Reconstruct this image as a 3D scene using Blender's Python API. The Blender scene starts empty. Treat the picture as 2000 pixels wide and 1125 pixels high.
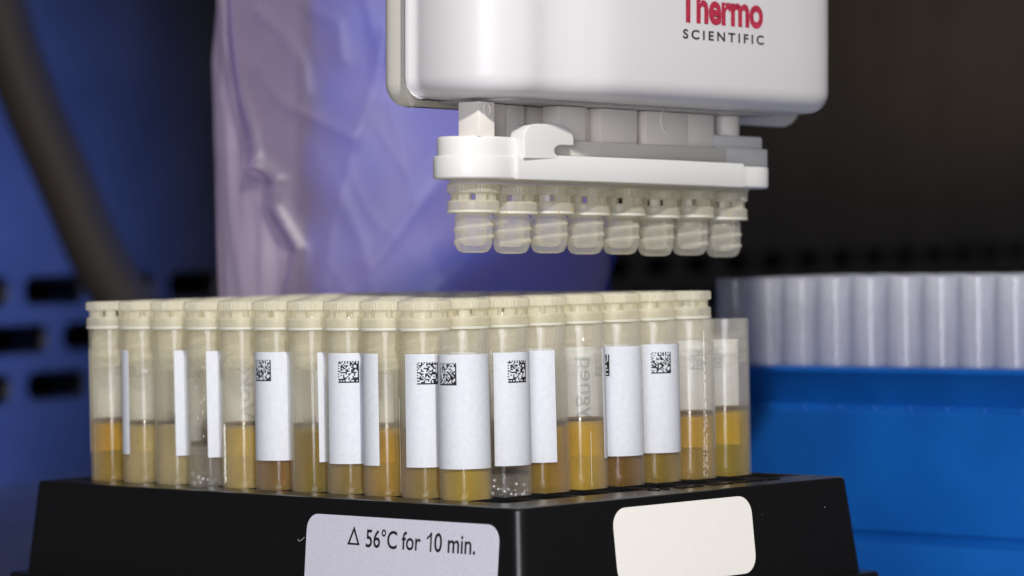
import bpy, bmesh, math, random
from mathutils import Matrix, Vector, noise
random.seed(7)
PI = math.pi
S = 0.001                                   # everything below is written in millimetres
scene = bpy.context.scene
COL = scene.collection

# ------------------------------------------------------------------ camera, world, lamps, exposure
cam = bpy.data.cameras.new('camera')
cam.sensor_width = 36.0
cam.lens = 124.57
cam.clip_start = 0.02
cam.clip_end = 20.0
cam.dof.use_dof = True
cam.dof.focus_distance = 0.578
cam.dof.aperture_fstop = 24.0
cam.dof.aperture_blades = 0
camo = bpy.data.objects.new('camera', cam)
COL.objects.link(camo)
camo.matrix_world = (Matrix.Translation((-0.342*S, -544.8*S, 42.147*S))
                     @ Matrix.Rotation(PI/2-0.015, 4, 'X') @ Matrix.Rotation(-0.0201, 4, 'Z'))
scene.camera = camo

world = bpy.data.worlds.new('World')
scene.world = world
world.use_nodes = True
bg = world.node_tree.nodes['Background']
bg.inputs[0].default_value = (0.88, 0.86, 1.0, 1)
bg.inputs[1].default_value = 0.05

def lamp(name, loc, target, power, size, color, kind='AREA'):
    l = bpy.data.lights.new(name, kind)
    l.energy = power
    l.color = color
    if kind == 'AREA':
        l.shape = 'DISK'
        l.size = size*S
    o = bpy.data.objects.new(name, l)
    COL.objects.link(o)
    o.location = Vector(loc)*S
    d = (Vector(target)-Vector(loc)).normalized()
    o.rotation_euler = d.to_track_quat('-Z', 'Y').to_euler()
    return o

def key_pos(az, el, dist, c=(10, 20, 35)):
    a, e = math.radians(az), math.radians(el)
    return (c[0]+dist*math.cos(e)*math.sin(a), c[1]-dist*math.cos(e)*math.cos(a), c[2]+dist*math.sin(e))
lamp('key_flash', key_pos(8, 40, 900), (10, 20, 35), 8.6, 42, (1.0, 0.965, 0.91))
bl = lamp('blue_wall_fill', (305, 630, 40), (-262, 440, 44), 5.6, 0, (0.14, 0.26, 1.0), 'SPOT')  # added blue spot, placed so the steel wall mirrors it at left
bl.data.spot_size = math.radians(60)
bl.data.spot_blend = 0.5
bl.data.shadow_soft_size = 45*S
lamp('front_fill_panel', (-120, -760, 150), (0, 60, 35), 2.9, 380, (0.92, 0.92, 1.0))
lamp('warm_wall_fill', (604, 1640, 170), (290, 1450, 150), 0.024, 180, (1.0, 0.72, 0.42))  # added warm lamp, gives the wall a faint brown reflection at right

vs = scene.view_settings
vs.view_transform = 'Standard'
vs.look = 'None'
vs.exposure = 0.0
vs.gamma = 1.0
scene.cycles.max_bounces = 24
scene.cycles.diffuse_bounces = 10
scene.cycles.glossy_bounces = 5
scene.cycles.transmission_bounces = 16
scene.cycles.transparent_max_bounces = 48
scene.cycles.use_denoising = True
scene.cycles.sample_clamp_indirect = 6.0

# ------------------------------------------------------------------ materials
def new_mat(name):
    m = bpy.data.materials.new(name)
    m.use_nodes = True
    nt = m.node_tree
    nt.nodes.clear()
    out = nt.nodes.new('ShaderNodeOutputMaterial')
    return m, nt, out
def nd(nt, kind, **kw):
    n = nt.nodes.new(kind)
    for k, v in kw.items():
        if k.startswith('i_'):
            n.inputs[k[2:].replace('_', ' ')].default_value = v
        else:
            setattr(n, k, v)
    return n
def c4(c):
    return (c[0], c[1], c[2], 1)
def principled(nt, col, rough=0.4, metal=0.0, spec=0.5):
    p = nt.nodes.new('ShaderNodeBsdfPrincipled')
    p.inputs['Base Color'].default_value = c4(col)
    p.inputs['Roughness'].default_value = rough
    p.inputs['Metallic'].default_value = metal
    p.inputs['Specular IOR Level'].default_value = spec
    return p
def obj_coord(nt):
    return nt.nodes.new('ShaderNodeTexCoord').outputs['Object']
def add_bump(nt, bsdf, scale_per_mm, strength, dist_mm=0.05, detail=3.0):
    n = nd(nt, 'ShaderNodeTexNoise')
    n.inputs['Scale'].default_value = scale_per_mm*1000.0
    n.inputs['Detail'].default_value = detail
    nt.links.new(obj_coord(nt), n.inputs['Vector'])
    b = nd(nt, 'ShaderNodeBump')
    b.inputs['Strength'].default_value = strength
    b.inputs['Distance'].default_value = dist_mm*S
    nt.links.new(n.outputs['Fac'], b.inputs['Height'])
    nt.links.new(b.outputs['Normal'], bsdf.inputs['Normal'])
    return n
def color_noise(nt, bsdf, c0, c1, scale_per_mm, lo=0.35, hi=0.65, socket='Base Color', detail=4.0):
    n = nd(nt, 'ShaderNodeTexNoise')
    n.inputs['Scale'].default_value = scale_per_mm*1000.0
    n.inputs['Detail'].default_value = detail
    nt.links.new(obj_coord(nt), n.inputs['Vector'])
    r = nd(nt, 'ShaderNodeValToRGB')
    r.color_ramp.elements[0].position = lo
    r.color_ramp.elements[1].position = hi
    r.color_ramp.elements[0].color = c4(c0)
    r.color_ramp.elements[1].color = c4(c1)
    nt.links.new(n.outputs['Fac'], r.inputs['Fac'])
    nt.links.new(r.outputs['Color'], bsdf.inputs[socket])
def mix(nt, a, b, fac):
    m = nt.nodes.new('ShaderNodeMixShader')
    if isinstance(fac, (int, float)):
        m.inputs[0].default_value = fac
    else:
        nt.links.new(fac, m.inputs[0])
    nt.links.new(a, m.inputs[1])
    nt.links.new(b, m.inputs[2])
    return m.outputs[0]

def simple(name, col, rough=0.4, metal=0.0, spec=0.5, bump=None, cn=None):
    m, nt, out = new_mat(name)
    p = principled(nt, col, rough, metal, spec)
    if bump:
        add_bump(nt, p, *bump)
    if cn:
        color_noise(nt, p, *cn)
    nt.links.new(p.outputs[0], out.inputs[0])
    return m

def translucent_plastic(name, col, trans, clear, rough=0.3, edge=0.5, bump=None, clear_col=(1, 1, 1), spec=0.5):
    """milky moulded plastic: part opaque, part light-passing, part see-through (less so edge on)"""
    m, nt, out = new_mat(name)
    p = principled(nt, col, rough, 0, spec)
    if bump:
        add_bump(nt, p, *bump)
    t = nd(nt, 'ShaderNodeBsdfTranslucent')
    t.inputs['Color'].default_value = c4(col)
    tr = nd(nt, 'ShaderNodeBsdfTransparent')
    tr.inputs['Color'].default_value = c4(clear_col)
    body = mix(nt, p.outputs[0], t.outputs[0], trans)
    lw = nd(nt, 'ShaderNodeLayerWeight')
    lw.inputs['Blend'].default_value = 0.35
    mr = nd(nt, 'ShaderNodeMapRange')
    mr.inputs['To Min'].default_value = clear
    mr.inputs['To Max'].default_value = clear*edge
    nt.links.new(lw.outputs['Facing'], mr.inputs['Value'])
    s = mix(nt, body, tr.outputs[0], mr.outputs['Result'])
    nt.links.new(s, out.inputs[0])
    return m

def tube_plastic(name, col, haze, haze_edge, rough=0.12, wet=0.2):
    m, nt, out = new_mat(name)
    d = nd(nt, 'ShaderNodeBsdfDiffuse')
    d.inputs['Color'].default_value = c4(col)
    t = nd(nt, 'ShaderNodeBsdfTranslucent')
    t.inputs['Color'].default_value = c4(col)
    scat = mix(nt, d.outputs[0], t.outputs[0], 0.5)
    tr = nd(nt, 'ShaderNodeBsdfTransparent')
    tr.inputs['Color'].default_value = (0.985, 0.98, 0.965, 1)
    lw = nd(nt, 'ShaderNodeLayerWeight')
    lw.inputs['Blend'].default_value = 0.25
    # streaks and scuffs make the haze uneven
    n = nd(nt, 'ShaderNodeTexNoise')
    n.inputs['Scale'].default_value = 700.0
    n.inputs['Detail'].default_value = 5.0
    mp = nd(nt, 'ShaderNodeMapping')
    mp.inputs['Scale'].default_value = (1.0, 1.0, 0.12)
    oi = nd(nt, 'ShaderNodeObjectInfo')
    nt.links.new(obj_coord(nt), mp.inputs['Vector'])
    sc = nd(nt, 'ShaderNodeVectorMath', operation='SCALE')
    sc.inputs[0].default_value = (0.11, 0.23, 0.31)
    nt.links.new(oi.outputs['Random'], sc.inputs['Scale'])
    nt.links.new(sc.outputs[0], mp.inputs['Location'])
    nt.links.new(mp.outputs[0], n.inputs['Vector'])
    mr0 = nd(nt, 'ShaderNodeMapRange')
    mr0.inputs['From Min'].default_value = 0.35
    mr0.inputs['From Max'].default_value = 0.75
    mr0.inputs['To Min'].default_value = haze*0.8
    mr0.inputs['To Max'].default_value = haze*1.5
    nt.links.new(n.outputs['Fac'], mr0.inputs['Value'])
    sz = nd(nt, 'ShaderNodeSeparateXYZ')
    nt.links.new(obj_coord(nt), sz.inputs[0])
    fog = nd(nt, 'ShaderNodeMapRange')
    fog.inputs['From Min'].default_value = 9.5*S
    fog.inputs['From Max'].default_value = 13.0*S
    fog.inputs['To Min'].default_value = wet
    fog.inputs['To Max'].default_value = 1.0
    nt.links.new(sz.outputs['Z'], fog.inputs['Value'])
    hz = nd(nt, 'ShaderNodeMath', operation='MULTIPLY')
    nt.links.new(mr0.outputs['Result'], hz.inputs[0])
    nt.links.new(fog.outputs['Result'], hz.inputs[1])
    mr = nd(nt, 'ShaderNodeMapRange')
    nt.links.new(lw.outputs['Facing'], mr.inputs['Value'])
    nt.links.new(hz.outputs[0], mr.inputs['To Min'])
    mr.inputs['To Max'].default_value = haze_edge
    body = mix(nt, tr.outputs[0], scat, mr.outputs['Result'])
    g = nd(nt, 'ShaderNodeBsdfGlossy')
    g.inputs['Roughness'].default_value = rough
    lw2 = nd(nt, 'ShaderNodeLayerWeight')
    lw2.inputs['Blend'].default_value = 0.5
    pw = nd(nt, 'ShaderNodeMath', operation='POWER')
    pw.inputs[1].default_value = 4.0
    nt.links.new(lw2.outputs['Facing'], pw.inputs[0])
    fr = nd(nt, 'ShaderNodeMapRange')
    fr.inputs['To Min'].default_value = 0.03
    fr.inputs['To Max'].default_value = 0.14
    nt.links.new(pw.outputs[0], fr.inputs['Value'])
    b = nd(nt, 'ShaderNodeBump')
    b.inputs['Strength'].default_value = 0.25
    b.inputs['Distance'].default_value = 0.05*S
    nt.links.new(n.outputs['Fac'], b.inputs['Height'])
    nt.links.new(b.outputs['Normal'], g.inputs['Normal'])
    s = mix(nt, body, g.outputs[0], fr.outputs[0])
    nt.links.new(s, out.inputs[0])
    return m

def liquid(name, tint, hazecol, haze):
    m, nt, out = new_mat(name)
    tr = nd(nt, 'ShaderNodeBsdfTransparent')
    tr.inputs['Color'].default_value = c4(tint)
    d = nd(nt, 'ShaderNodeBsdfDiffuse')
    d.inputs['Color'].default_value = c4(hazecol)
    t = nd(nt, 'ShaderNodeBsdfTranslucent')
    t.inputs['Color'].default_value = c4(hazecol)
    rf = nd(nt, 'ShaderNodeBsdfRefraction')
    rf.inputs['Color'].default_value = c4(tint)
    rf.inputs['IOR'].default_value = 1.22
    rf.inputs['Roughness'].default_value = 0.06
    thru = mix(nt, tr.outputs[0], rf.outputs[0], 0.22)
    sc = mix(nt, d.outputs[0], t.outputs[0], 0.35)
    n = nd(nt, 'ShaderNodeTexNoise')
    n.inputs['Scale'].default_value = 220.0
    n.inputs['Detail'].default_value = 3.0
    mp = nd(nt, 'ShaderNodeMapping')
    mp.inputs['Scale'].default_value = (1.0, 1.0, 0.45)
    oi = nd(nt, 'ShaderNodeObjectInfo')
    s3 = nd(nt, 'ShaderNodeVectorMath', operation='SCALE')
    s3.inputs[0].default_value = (0.31, 0.13, 0.21)
    nt.links.new(oi.outputs['Random'], s3.inputs['Scale'])
    nt.links.new(s3.outputs[0], mp.inputs['Location'])
    nt.links.new(obj_coord(nt), mp.inputs['Vector'])
    nt.links.new(mp.outputs[0], n.inputs['Vector'])
    mr = nd(nt, 'ShaderNodeMapRange')
    mr.inputs['From Min'].default_value = 0.3
    mr.inputs['From Max'].default_value = 0.7
    mr.inputs['To Min'].default_value = haze*0.75
    mr.inputs['To Max'].default_value = min(1.0, haze*1.25)
    nt.links.new(n.outputs['Fac'], mr.inputs['Value'])
    s = mix(nt, thru, sc, mr.outputs['Result'])
    g = nd(nt, 'ShaderNodeBsdfGlossy')
    g.inputs['Roughness'].default_value = 0.08
    s = mix(nt, s, g.outputs[0], 0.02)
    nt.links.new(s, out.inputs[0])
    return m

M = {}
M['white_shell'] = simple('white_shell_plastic', (0.645, 0.63, 0.645), 0.32, 0, 0.45, (3.0, 0.05, 0.03))
M['back_shell'] = simple('textured_ivory_plastic', (0.62, 0.60, 0.54), 0.3, 0, 0.5, (5.0, 0.5, 0.05))
M['underside'] = simple('speckled_grey_underside', (0.42, 0.41, 0.40), 0.4, 0.1, 0.5, (5.0, 0.5, 0.05), ((0.30, 0.295, 0.29), (0.55, 0.54, 0.53), 4.0))
M['collar'] = translucent_plastic('white_acetal', (0.78, 0.78, 0.765), 0.10, 0.0, 0.3, 0.5, (3.0, 0.06, 0.03))
M['post'] = simple('ivory_acetal', (0.80, 0.76, 0.71), 0.4, 0, 0.4, (2.0, 0.08, 0.03))
M['plate'] = simple('grey_acetal', (0.68, 0.655, 0.61), 0.4, 0, 0.4, (2.0, 0.08, 0.03))
M['cap'] = translucent_plastic('natural_cap_plastic', (0.93, 0.905, 0.79), 0.42, 0.60, 0.18, 0.3, (2.0, 0.08, 0.04), (1, 0.99, 0.95))
M['plug'] = translucent_plastic('clear_plug_plastic', (0.98, 0.96, 0.85), 0.5, 0.84, 0.10, 0.26, (1.2, 0.05, 0.04), (1, 0.995, 0.98))
M['seal'] = translucent_plastic('white_seal_ring', (0.86, 0.86, 0.80), 0.4, 0.05, 0.3)
M['tube'] = tube_plastic('natural_tube_plastic_scatter_tint', (1.0, 0.965, 0.82), 0.155, 0.5)  # capped tubes: warm light scattered by the caps put into colour and haze
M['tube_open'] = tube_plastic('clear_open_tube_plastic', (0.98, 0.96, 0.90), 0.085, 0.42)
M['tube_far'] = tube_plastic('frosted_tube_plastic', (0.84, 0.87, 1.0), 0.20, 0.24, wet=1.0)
M['paper'] = simple('white_label_paper', (0.61, 0.635, 0.685), 0.6, 0, 0.25, (4.0, 0.10, 0.03), ((0.59, 0.615, 0.67), (0.63, 0.655, 0.70), 1.2))
M['sticker_cool'] = simple('lilac_white_sticker_paper', (0.57, 0.56, 0.655), 0.7, 0, 0.2, (5.0, 0.35, 0.04), ((0.535, 0.525, 0.62), (0.59, 0.58, 0.67), 2.5))
M['sticker_warm'] = simple('cream_sticker_paper', (0.80, 0.785, 0.735), 0.7, 0, 0.2, (5.0, 0.35, 0.04), ((0.785, 0.77, 0.725), (0.81, 0.795, 0.745), 2.5))
M['ink'] = simple('black_ink', (0.012, 0.012, 0.014), 0.5, 0, 0.3)
M['ghost_ink'] = simple('ink_showing_through_paper', (0.30, 0.36, 0.40), 0.6, 0, 0.2)
M['red_ink'] = simple('worn_red_print', (0.45, 0.02, 0.06), 0.45, 0, 0.4, None, ((0.22, 0.012, 0.03), (0.58, 0.045, 0.10), 3.2, 0.38, 0.6))
M['dark_ink'] = simple('worn_black_print', (0.02, 0.02, 0.022), 0.5, 0, 0.3, None, ((0.012, 0.012, 0.013), (0.06, 0.055, 0.055), 5.0))
M['rack_black'] = simple('black_rack_plastic', (0.005, 0.005, 0.0055), 0.28, 0, 0.45, (3.0, 0.10, 0.02))
M['rack_blue'] = simple('blue_rack_plastic', (0.003, 0.085, 0.36), 0.40, 0, 0.35, (0.5, 0.1, 0.05), ((0.003, 0.076, 0.335), (0.004, 0.095, 0.39), 0.05))
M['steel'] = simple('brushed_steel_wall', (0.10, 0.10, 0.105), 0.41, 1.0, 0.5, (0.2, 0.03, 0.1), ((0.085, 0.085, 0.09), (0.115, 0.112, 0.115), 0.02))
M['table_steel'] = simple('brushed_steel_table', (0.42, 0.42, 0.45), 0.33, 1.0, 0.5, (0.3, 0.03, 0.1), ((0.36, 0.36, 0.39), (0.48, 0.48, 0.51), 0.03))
M['cavity'] = simple('dark_plenum', (0.004, 0.004, 0.005), 0.8, 0, 0.1)
M['gown'] = simple('blue_gown_fabric', (0.05, 0.08, 0.44), 0.85, 0, 0.1, (0.8, 0.4, 0.3), ((0.055, 0.07, 0.36), (0.04, 0.09, 0.52), 0.05))
M['reflection_band'] = simple('reflection_band_brown', (0.036, 0.029, 0.024), 0.6, 0, 0.2, (0.5, 0.2, 0.2))
M['lint'] = simple('pale_lint_fibre', (0.7, 0.7, 0.72), 0.8, 0, 0.1)
M['residue'] = simple('amber_dried_residue', (0.62, 0.36, 0.03), 0.5, 0, 0.4)

def sleeve_mat(name, lo, hi, col):
    m, nt, out = new_mat(name)
    d = nd(nt, 'ShaderNodeBsdfDiffuse'); d.inputs['Color'].default_value = c4(col)
    t = nd(nt, 'ShaderNodeBsdfTranslucent'); t.inputs['Color'].default_value = c4(col)
    sc = mix(nt, d.outputs[0], t.outputs[0], 0.45)
    tr = nd(nt, 'ShaderNodeBsdfTransparent'); tr.inputs['Color'].default_value = (0.97, 0.95, 1.0, 1)
    lw = nd(nt, 'ShaderNodeLayerWeight'); lw.inputs['Blend'].default_value = 0.35
    mr = nd(nt, 'ShaderNodeMapRange')
    n = nd(nt, 'ShaderNodeTexNoise')
    n.inputs['Scale'].default_value = 22.0
    n.inputs['Detail'].default_value = 3.0
    nt.links.new(obj_coord(nt), n.inputs['Vector'])
    mn = nd(nt, 'ShaderNodeMapRange')
    mn.inputs['From Min'].default_value = 0.35
    mn.inputs['From Max'].default_value = 0.65
    mn.inputs['To Min'].default_value = lo
    mn.inputs['To Max'].default_value = hi
    nt.links.new(n.outputs['Fac'], mn.inputs['Value'])
    nt.links.new(mn.outputs['Result'], mr.inputs['To Min'])
    mr.inputs['To Max'].default_value = 0.85
    nt.links.new(lw.outputs['Facing'], mr.inputs['Value'])
    s = mix(nt, tr.outputs[0], sc, mr.outputs['Result'])
    g = nd(nt, 'ShaderNodeBsdfGlossy'); g.inputs['Roughness'].default_value = 0.42
    s = mix(nt, s, g.outputs[0], 0.05)
    nt.links.new(s, out.inputs[0])
    return m
M['sleeve'] = sleeve_mat('crumpled_clear_polythene', 0.15, 0.33, (0.86, 0.70, 0.96))
M['fold'] = sleeve_mat('gathered_clear_polythene', 0.36, 0.74, (0.98, 0.84, 0.94))

LIQ = {
 'deep_yellow': liquid('deep_yellow_liquid', (0.99, 0.845, 0.01), (0.96, 0.66, 0.002), 0.17),
 'pale_tan': liquid('pale_tan_liquid', (0.97, 0.90, 0.58), (0.90, 0.78, 0.42), 0.26),
 'cloudy_tan': liquid('cloudy_tan_liquid', (0.94, 0.87, 0.55), (0.80, 0.70, 0.40), 0.34),
 'clear': liquid('clear_liquid', (0.97, 0.96, 0.96), (0.78, 0.77, 0.78), 0.10),
 'cloudy_orange': liquid('cloudy_orange_liquid', (0.97, 0.89, 0.42), (0.93, 0.73, 0.30), 0.28),
 'brown_amber': liquid('brown_amber_liquid', (0.92, 0.66, 0.01), (0.74, 0.45, 0.003), 0.15),
 'olive': liquid('olive_yellow_liquid', (0.90, 0.77, 0.002), (0.74, 0.58, 0.001), 0.15),
 'amber_tan': liquid('amber_tan_liquid', (0.93, 0.78, 0.16), (0.82, 0.61, 0.12), 0.24),
 'amber': liquid('amber_liquid', (0.98, 0.825, 0.04), (0.94, 0.64, 0.02), 0.18),
 'honey': liquid('honey_yellow_liquid', (0.99, 0.86, 0.14), (0.97, 0.72, 0.10), 0.32),
 'pale_orange': liquid('pale_orange_liquid', (0.99, 0.88, 0.32), (0.96, 0.70, 0.24), 0.18),
 'pale_gold': liquid('pale_gold_liquid', (0.99, 0.885, 0.12), (0.97, 0.73, 0.10), 0.17),
}

# ------------------------------------------------------------------ mesh helpers
def mesh_data(name, verts, faces, mat=None, smooth=True, angle=40, fix=True):
    me = bpy.data.meshes.new(name)
    me.from_pydata([Vector(v)*S for v in verts], [], faces)
    if fix:
        bm = bmesh.new(); bm.from_mesh(me)
        bmesh.ops.recalc_face_normals(bm, faces=bm.faces)
        bm.to_mesh(me); bm.free()
    if smooth:
        me.shade_smooth()
        if angle:
            me.set_sharp_from_angle(angle=math.radians(angle))
    if mat:
        me.materials.append(mat)
    me.update()
    return me
def link(name, data, parent=None):
    o = bpy.data.objects.new(name, data)
    COL.objects.link(o)
    if parent:
        o.parent = parent
    return o
def obj(name, verts, faces, mat, parent=None, **kw):
    return link(name, mesh_data(name, verts, faces, mat, **kw), parent)
def tag(o, label=None, cat=None, group=None, kind=None):
    if label: o['label'] = label
    if cat: o['category'] = cat
    if group: o['group'] = group
    if kind: o['kind'] = kind
    return o
def empty(name, loc=(0, 0, 0), rz=0.0):
    o = bpy.data.objects.new(name, None)
    COL.objects.link(o)
    o.empty_display_size = 0.005
    o.location = Vector(loc)*S
    o.rotation_euler = (0, 0, rz)
    return o

class MB:
    def __init__(s): s.v = []; s.f = []
    def add(s, verts, faces):
        b = len(s.v)
        s.v += [tuple(v) for v in verts]
        s.f += [tuple(i+b for i in f) for f in faces]
    def box(s, x0, x1, y0, y1, z0, z1):
        v = [(x, y, z) for z in (z0, z1) for y in (y0, y1) for x in (x0, x1)]
        s.add(v, [(0, 2, 3, 1), (4, 5, 7, 6), (0, 1, 5, 4), (2, 6, 7, 3), (0, 4, 6, 2), (1, 3, 7, 5)])
    def lathe(s, prof, n=40, closed=False, rfun=None, cx=0, cy=0):
        """revolve (r, z) points; r == 0 makes a pole"""
        idx = []
        v = []
        for k, (r, z) in enumerate(prof):
            if r <= 1e-6:
                idx.append([len(v)]*n); v.append((cx, cy, z))
            else:
                row = []
                for i in range(n):
                    a = 2*PI*i/n
                    rr = r if rfun is None else rfun(r, z, a, i)
                    row.append(len(v)); v.append((cx+rr*math.cos(a), cy+rr*math.sin(a), z))
                idx.append(row)
        f = []
        m = len(prof)
        for k in range(m if closed else m-1):
            A, B = idx[k], idx[(k+1) % m]
            for i in range(n):
                j = (i+1) % n
                q = [A[i], A[j], B[j], B[i]]
                q = [x for t, x in enumerate(q) if x not in q[:t]]
                if len(q) > 2: f.append(tuple(q))
        s.add(v, f)
    def helix(s, r, h, z0, lead, turns, half, n=40, sgn=1):
        """triangular thread ridge on a wall of radius r, height h (negative: inwards)"""
        v = []; f = []
        N = int(n*turns)
        for i in range(N+1):
            a = 2*PI*i/n*sgn
            z = z0+lead*i/n
            e = min(1.0, i/6.0, (N-i)/6.0)
            for rr, dz in ((r-0.05*(1 if h > 0 else -1), -half), (r+h*e, 0.0), (r-0.05*(1 if h > 0 else -1), half)):
                v.append((rr*math.cos(a), rr*math.sin(a), z+dz))
        for i in range(N):
            b = 3*i
            f += [(b, b+3, b+4, b+1), (b+1, b+4, b+5, b+2)]
        s.add(v, f)
    def prism(s, poly, axis, a0, a1):
        """extrude a polygon of 2-D points along an axis ('y' : points are (x, z); 'z': points are (x, y))"""
        n = len(poly)
        if axis == 'y':
            v = [(p[0], a0, p[1]) for p in poly]+[(p[0], a1, p[1]) for p in poly]
        else:
            v = [(p[0], p[1], a0) for p in poly]+[(p[0], p[1], a1) for p in poly]
        f = [tuple(range(n)), tuple(range(2*n-1, n-1, -1))]
        f += [(i, (i+1) % n, n+(i+1) % n, n+i) for i in range(n)]
        s.add(v, f)
    def obj(s, name, mat, parent=None, **kw):
        return obj(name, s.v, s.f, mat, parent, **kw)
    def data(s, name, mat, **kw):
        return mesh_data(name, s.v, s.f, mat, **kw)

def bevel(o, w, seg=2, ang=30):
    bm = bmesh.new(); bm.from_mesh(o.data)
    bmesh.ops.remove_doubles(bm, verts=bm.verts, dist=1e-7)
    ed = [e for e in bm.edges if len(e.link_faces) == 2 and e.calc_face_angle(0) > math.radians(ang)]
    bmesh.ops.bevel(bm, geom=ed, offset=w*S, segments=seg, profile=0.6, affect='EDGES', clamp_overlap=True)
    bm.to_mesh(o.data); bm.free()
    o.data.shade_smooth()
    o.data.set_sharp_from_angle(angle=math.radians(35))
    return o

def catmull(pts, n=6):
    """closed smooth curve through 2-D points"""
    out = []
    m = len(pts)
    for i in range(m):
        p0, p1, p2, p3 = (pts[(i+k-1) % m] for k in range(4))
        for k in range(n):
            t = k/n
            out.append(tuple(0.5*((2*b)+(-a+c)*t+(2*a-5*b+4*c-d)*t*t+(-a+3*b-3*c+d)*t**3) for a, b, c, d in zip(p0, p1, p2, p3)))
    return out
def inset(poly, d):
    """shrink a counter-clockwise outline along its normals"""
    n = len(poly); out = []
    for i in range(n):
        a, b = poly[i-1], poly[(i+1) % n]
        tx, ty = b[0]-a[0], b[1]-a[1]
        L = math.hypot(tx, ty) or 1
        out.append((poly[i][0]-ty/L*d, poly[i][1]+tx/L*d))
    return out
def round_rect(x0, x1, y0, y1, r, n=5):
    rs = r if isinstance(r, (list, tuple)) else [r]*4
    out = []
    for (cx, cy, a0), rr in zip((((x0), (y0), PI), ((x1), (y0), 1.5*PI), ((x1), (y1), 0), ((x0), (y1), 0.5*PI)), rs):
        sx = 1 if cx == x0 else -1
        sy = 1 if cy == y0 else -1
        for k in range(n+1):
            a = a0+0.5*PI*k/n
            out.append((cx+sx*rr+rr*math.cos(a), cy+sy*rr+rr*math.sin(a)))
    return out
def loft(rings, cap0=True, cap1=True):
    """rings: lists of equally many 3-D points"""
    n = len(rings[0]); v = [p for r in rings for p in r]; f = []
    for k in range(len(rings)-1):
        for i in range(n):
            j = (i+1) % n
            f.append((k*n+i, k*n+j, (k+1)*n+j, (k+1)*n+i))
    if cap0: f.append(tuple(range(n-1, -1, -1)))
    if cap1: f.append(tuple((len(rings)-1)*n+i for i in range(n)))
    return v, f
def rounded_slab(poly, z0, z1, rb, rt, k=4):
    """solid with outline poly, bottom edge radius rb, top edge radius rt"""
    rings = []
    for i in range(k+1):
        a = 0.5*PI*i/k
        if rb > 0 or i == k:
            rings.append([(p[0], p[1], z0+rb*(1-math.sin(a))) for p in inset(poly, rb*(1-math.cos(a)))] if False else
                         [(p[0], p[1], z0+rb*(1-math.cos(a))) for p in inset(poly, rb*(1-math.sin(a)))])
    for i in range(k+1):
        a = 0.5*PI*i/k
        if rt > 0 or i == 0:
            rings.append([(p[0], p[1], z1-rt*(1-math.sin(a))) for p in inset(poly, rt*(1-math.cos(a)))])
    return loft(rings)

def text_flat(body, bold=0.0, spacing=1.0):
    cu = bpy.data.curves.new('t', 'FONT')
    cu.body = body
    cu.size = 1.0
    cu.space_character = spacing
    cu.offset = bold
    cu.resolution_u = 5
    cu.fill_mode = 'FRONT'
    o = bpy.data.objects.new('t', cu)
    COL.objects.link(o)
    dg = bpy.context.evaluated_depsgraph_get()
    me = bpy.data.meshes.new_from_object(o.evaluated_get(dg))
    v = [tuple(p.co) for p in me.vertices]
    f = [tuple(p.vertices) for p in me.polygons]
    bpy.data.objects.remove(o)
    bpy.data.meshes.remove(me)
    x0, x1 = min(p[0] for p in v), max(p[0] for p in v)
    y0, y1 = min(p[1] for p in v), max(p[1] for p in v)
    return v, f, (x0, x1, y0, y1)

def subdivide_xy(v, f, maxlen):
    """cut long edges so that flat lettering can follow a curved wall"""
    bm = bmesh.new()
    vs_ = [bm.verts.new(p) for p in v]
    for q in f:
        try: bm.faces.new([vs_[i] for i in q])
        except ValueError: pass
    x0 = min(p[0] for p in v); x1 = max(p[0] for p in v)
    x = x0+maxlen
    while x < x1:
        bmesh.ops.bisect_plane(bm, geom=bm.verts[:]+bm.edges[:]+bm.faces[:], plane_co=(x, 0, 0), plane_no=(1, 0, 0), dist=1e-6)
        x += maxlen
    bm.verts.index_update()
    out = [tuple(p.co) for p in bm.verts], [tuple(p.index for p in q.verts) for q in bm.faces]
    bm.free()
    return out

# ------------------------------------------------------------------ the setting: steel table and slotted steel wall
TABLE_Z = -35.0
tb = MB()
tb.box(-700, 1100, -260, 1900, TABLE_Z-8, TABLE_Z)
tag(tb.obj('steel_table', M['table_steel'], smooth=False), kind='structure')

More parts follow.
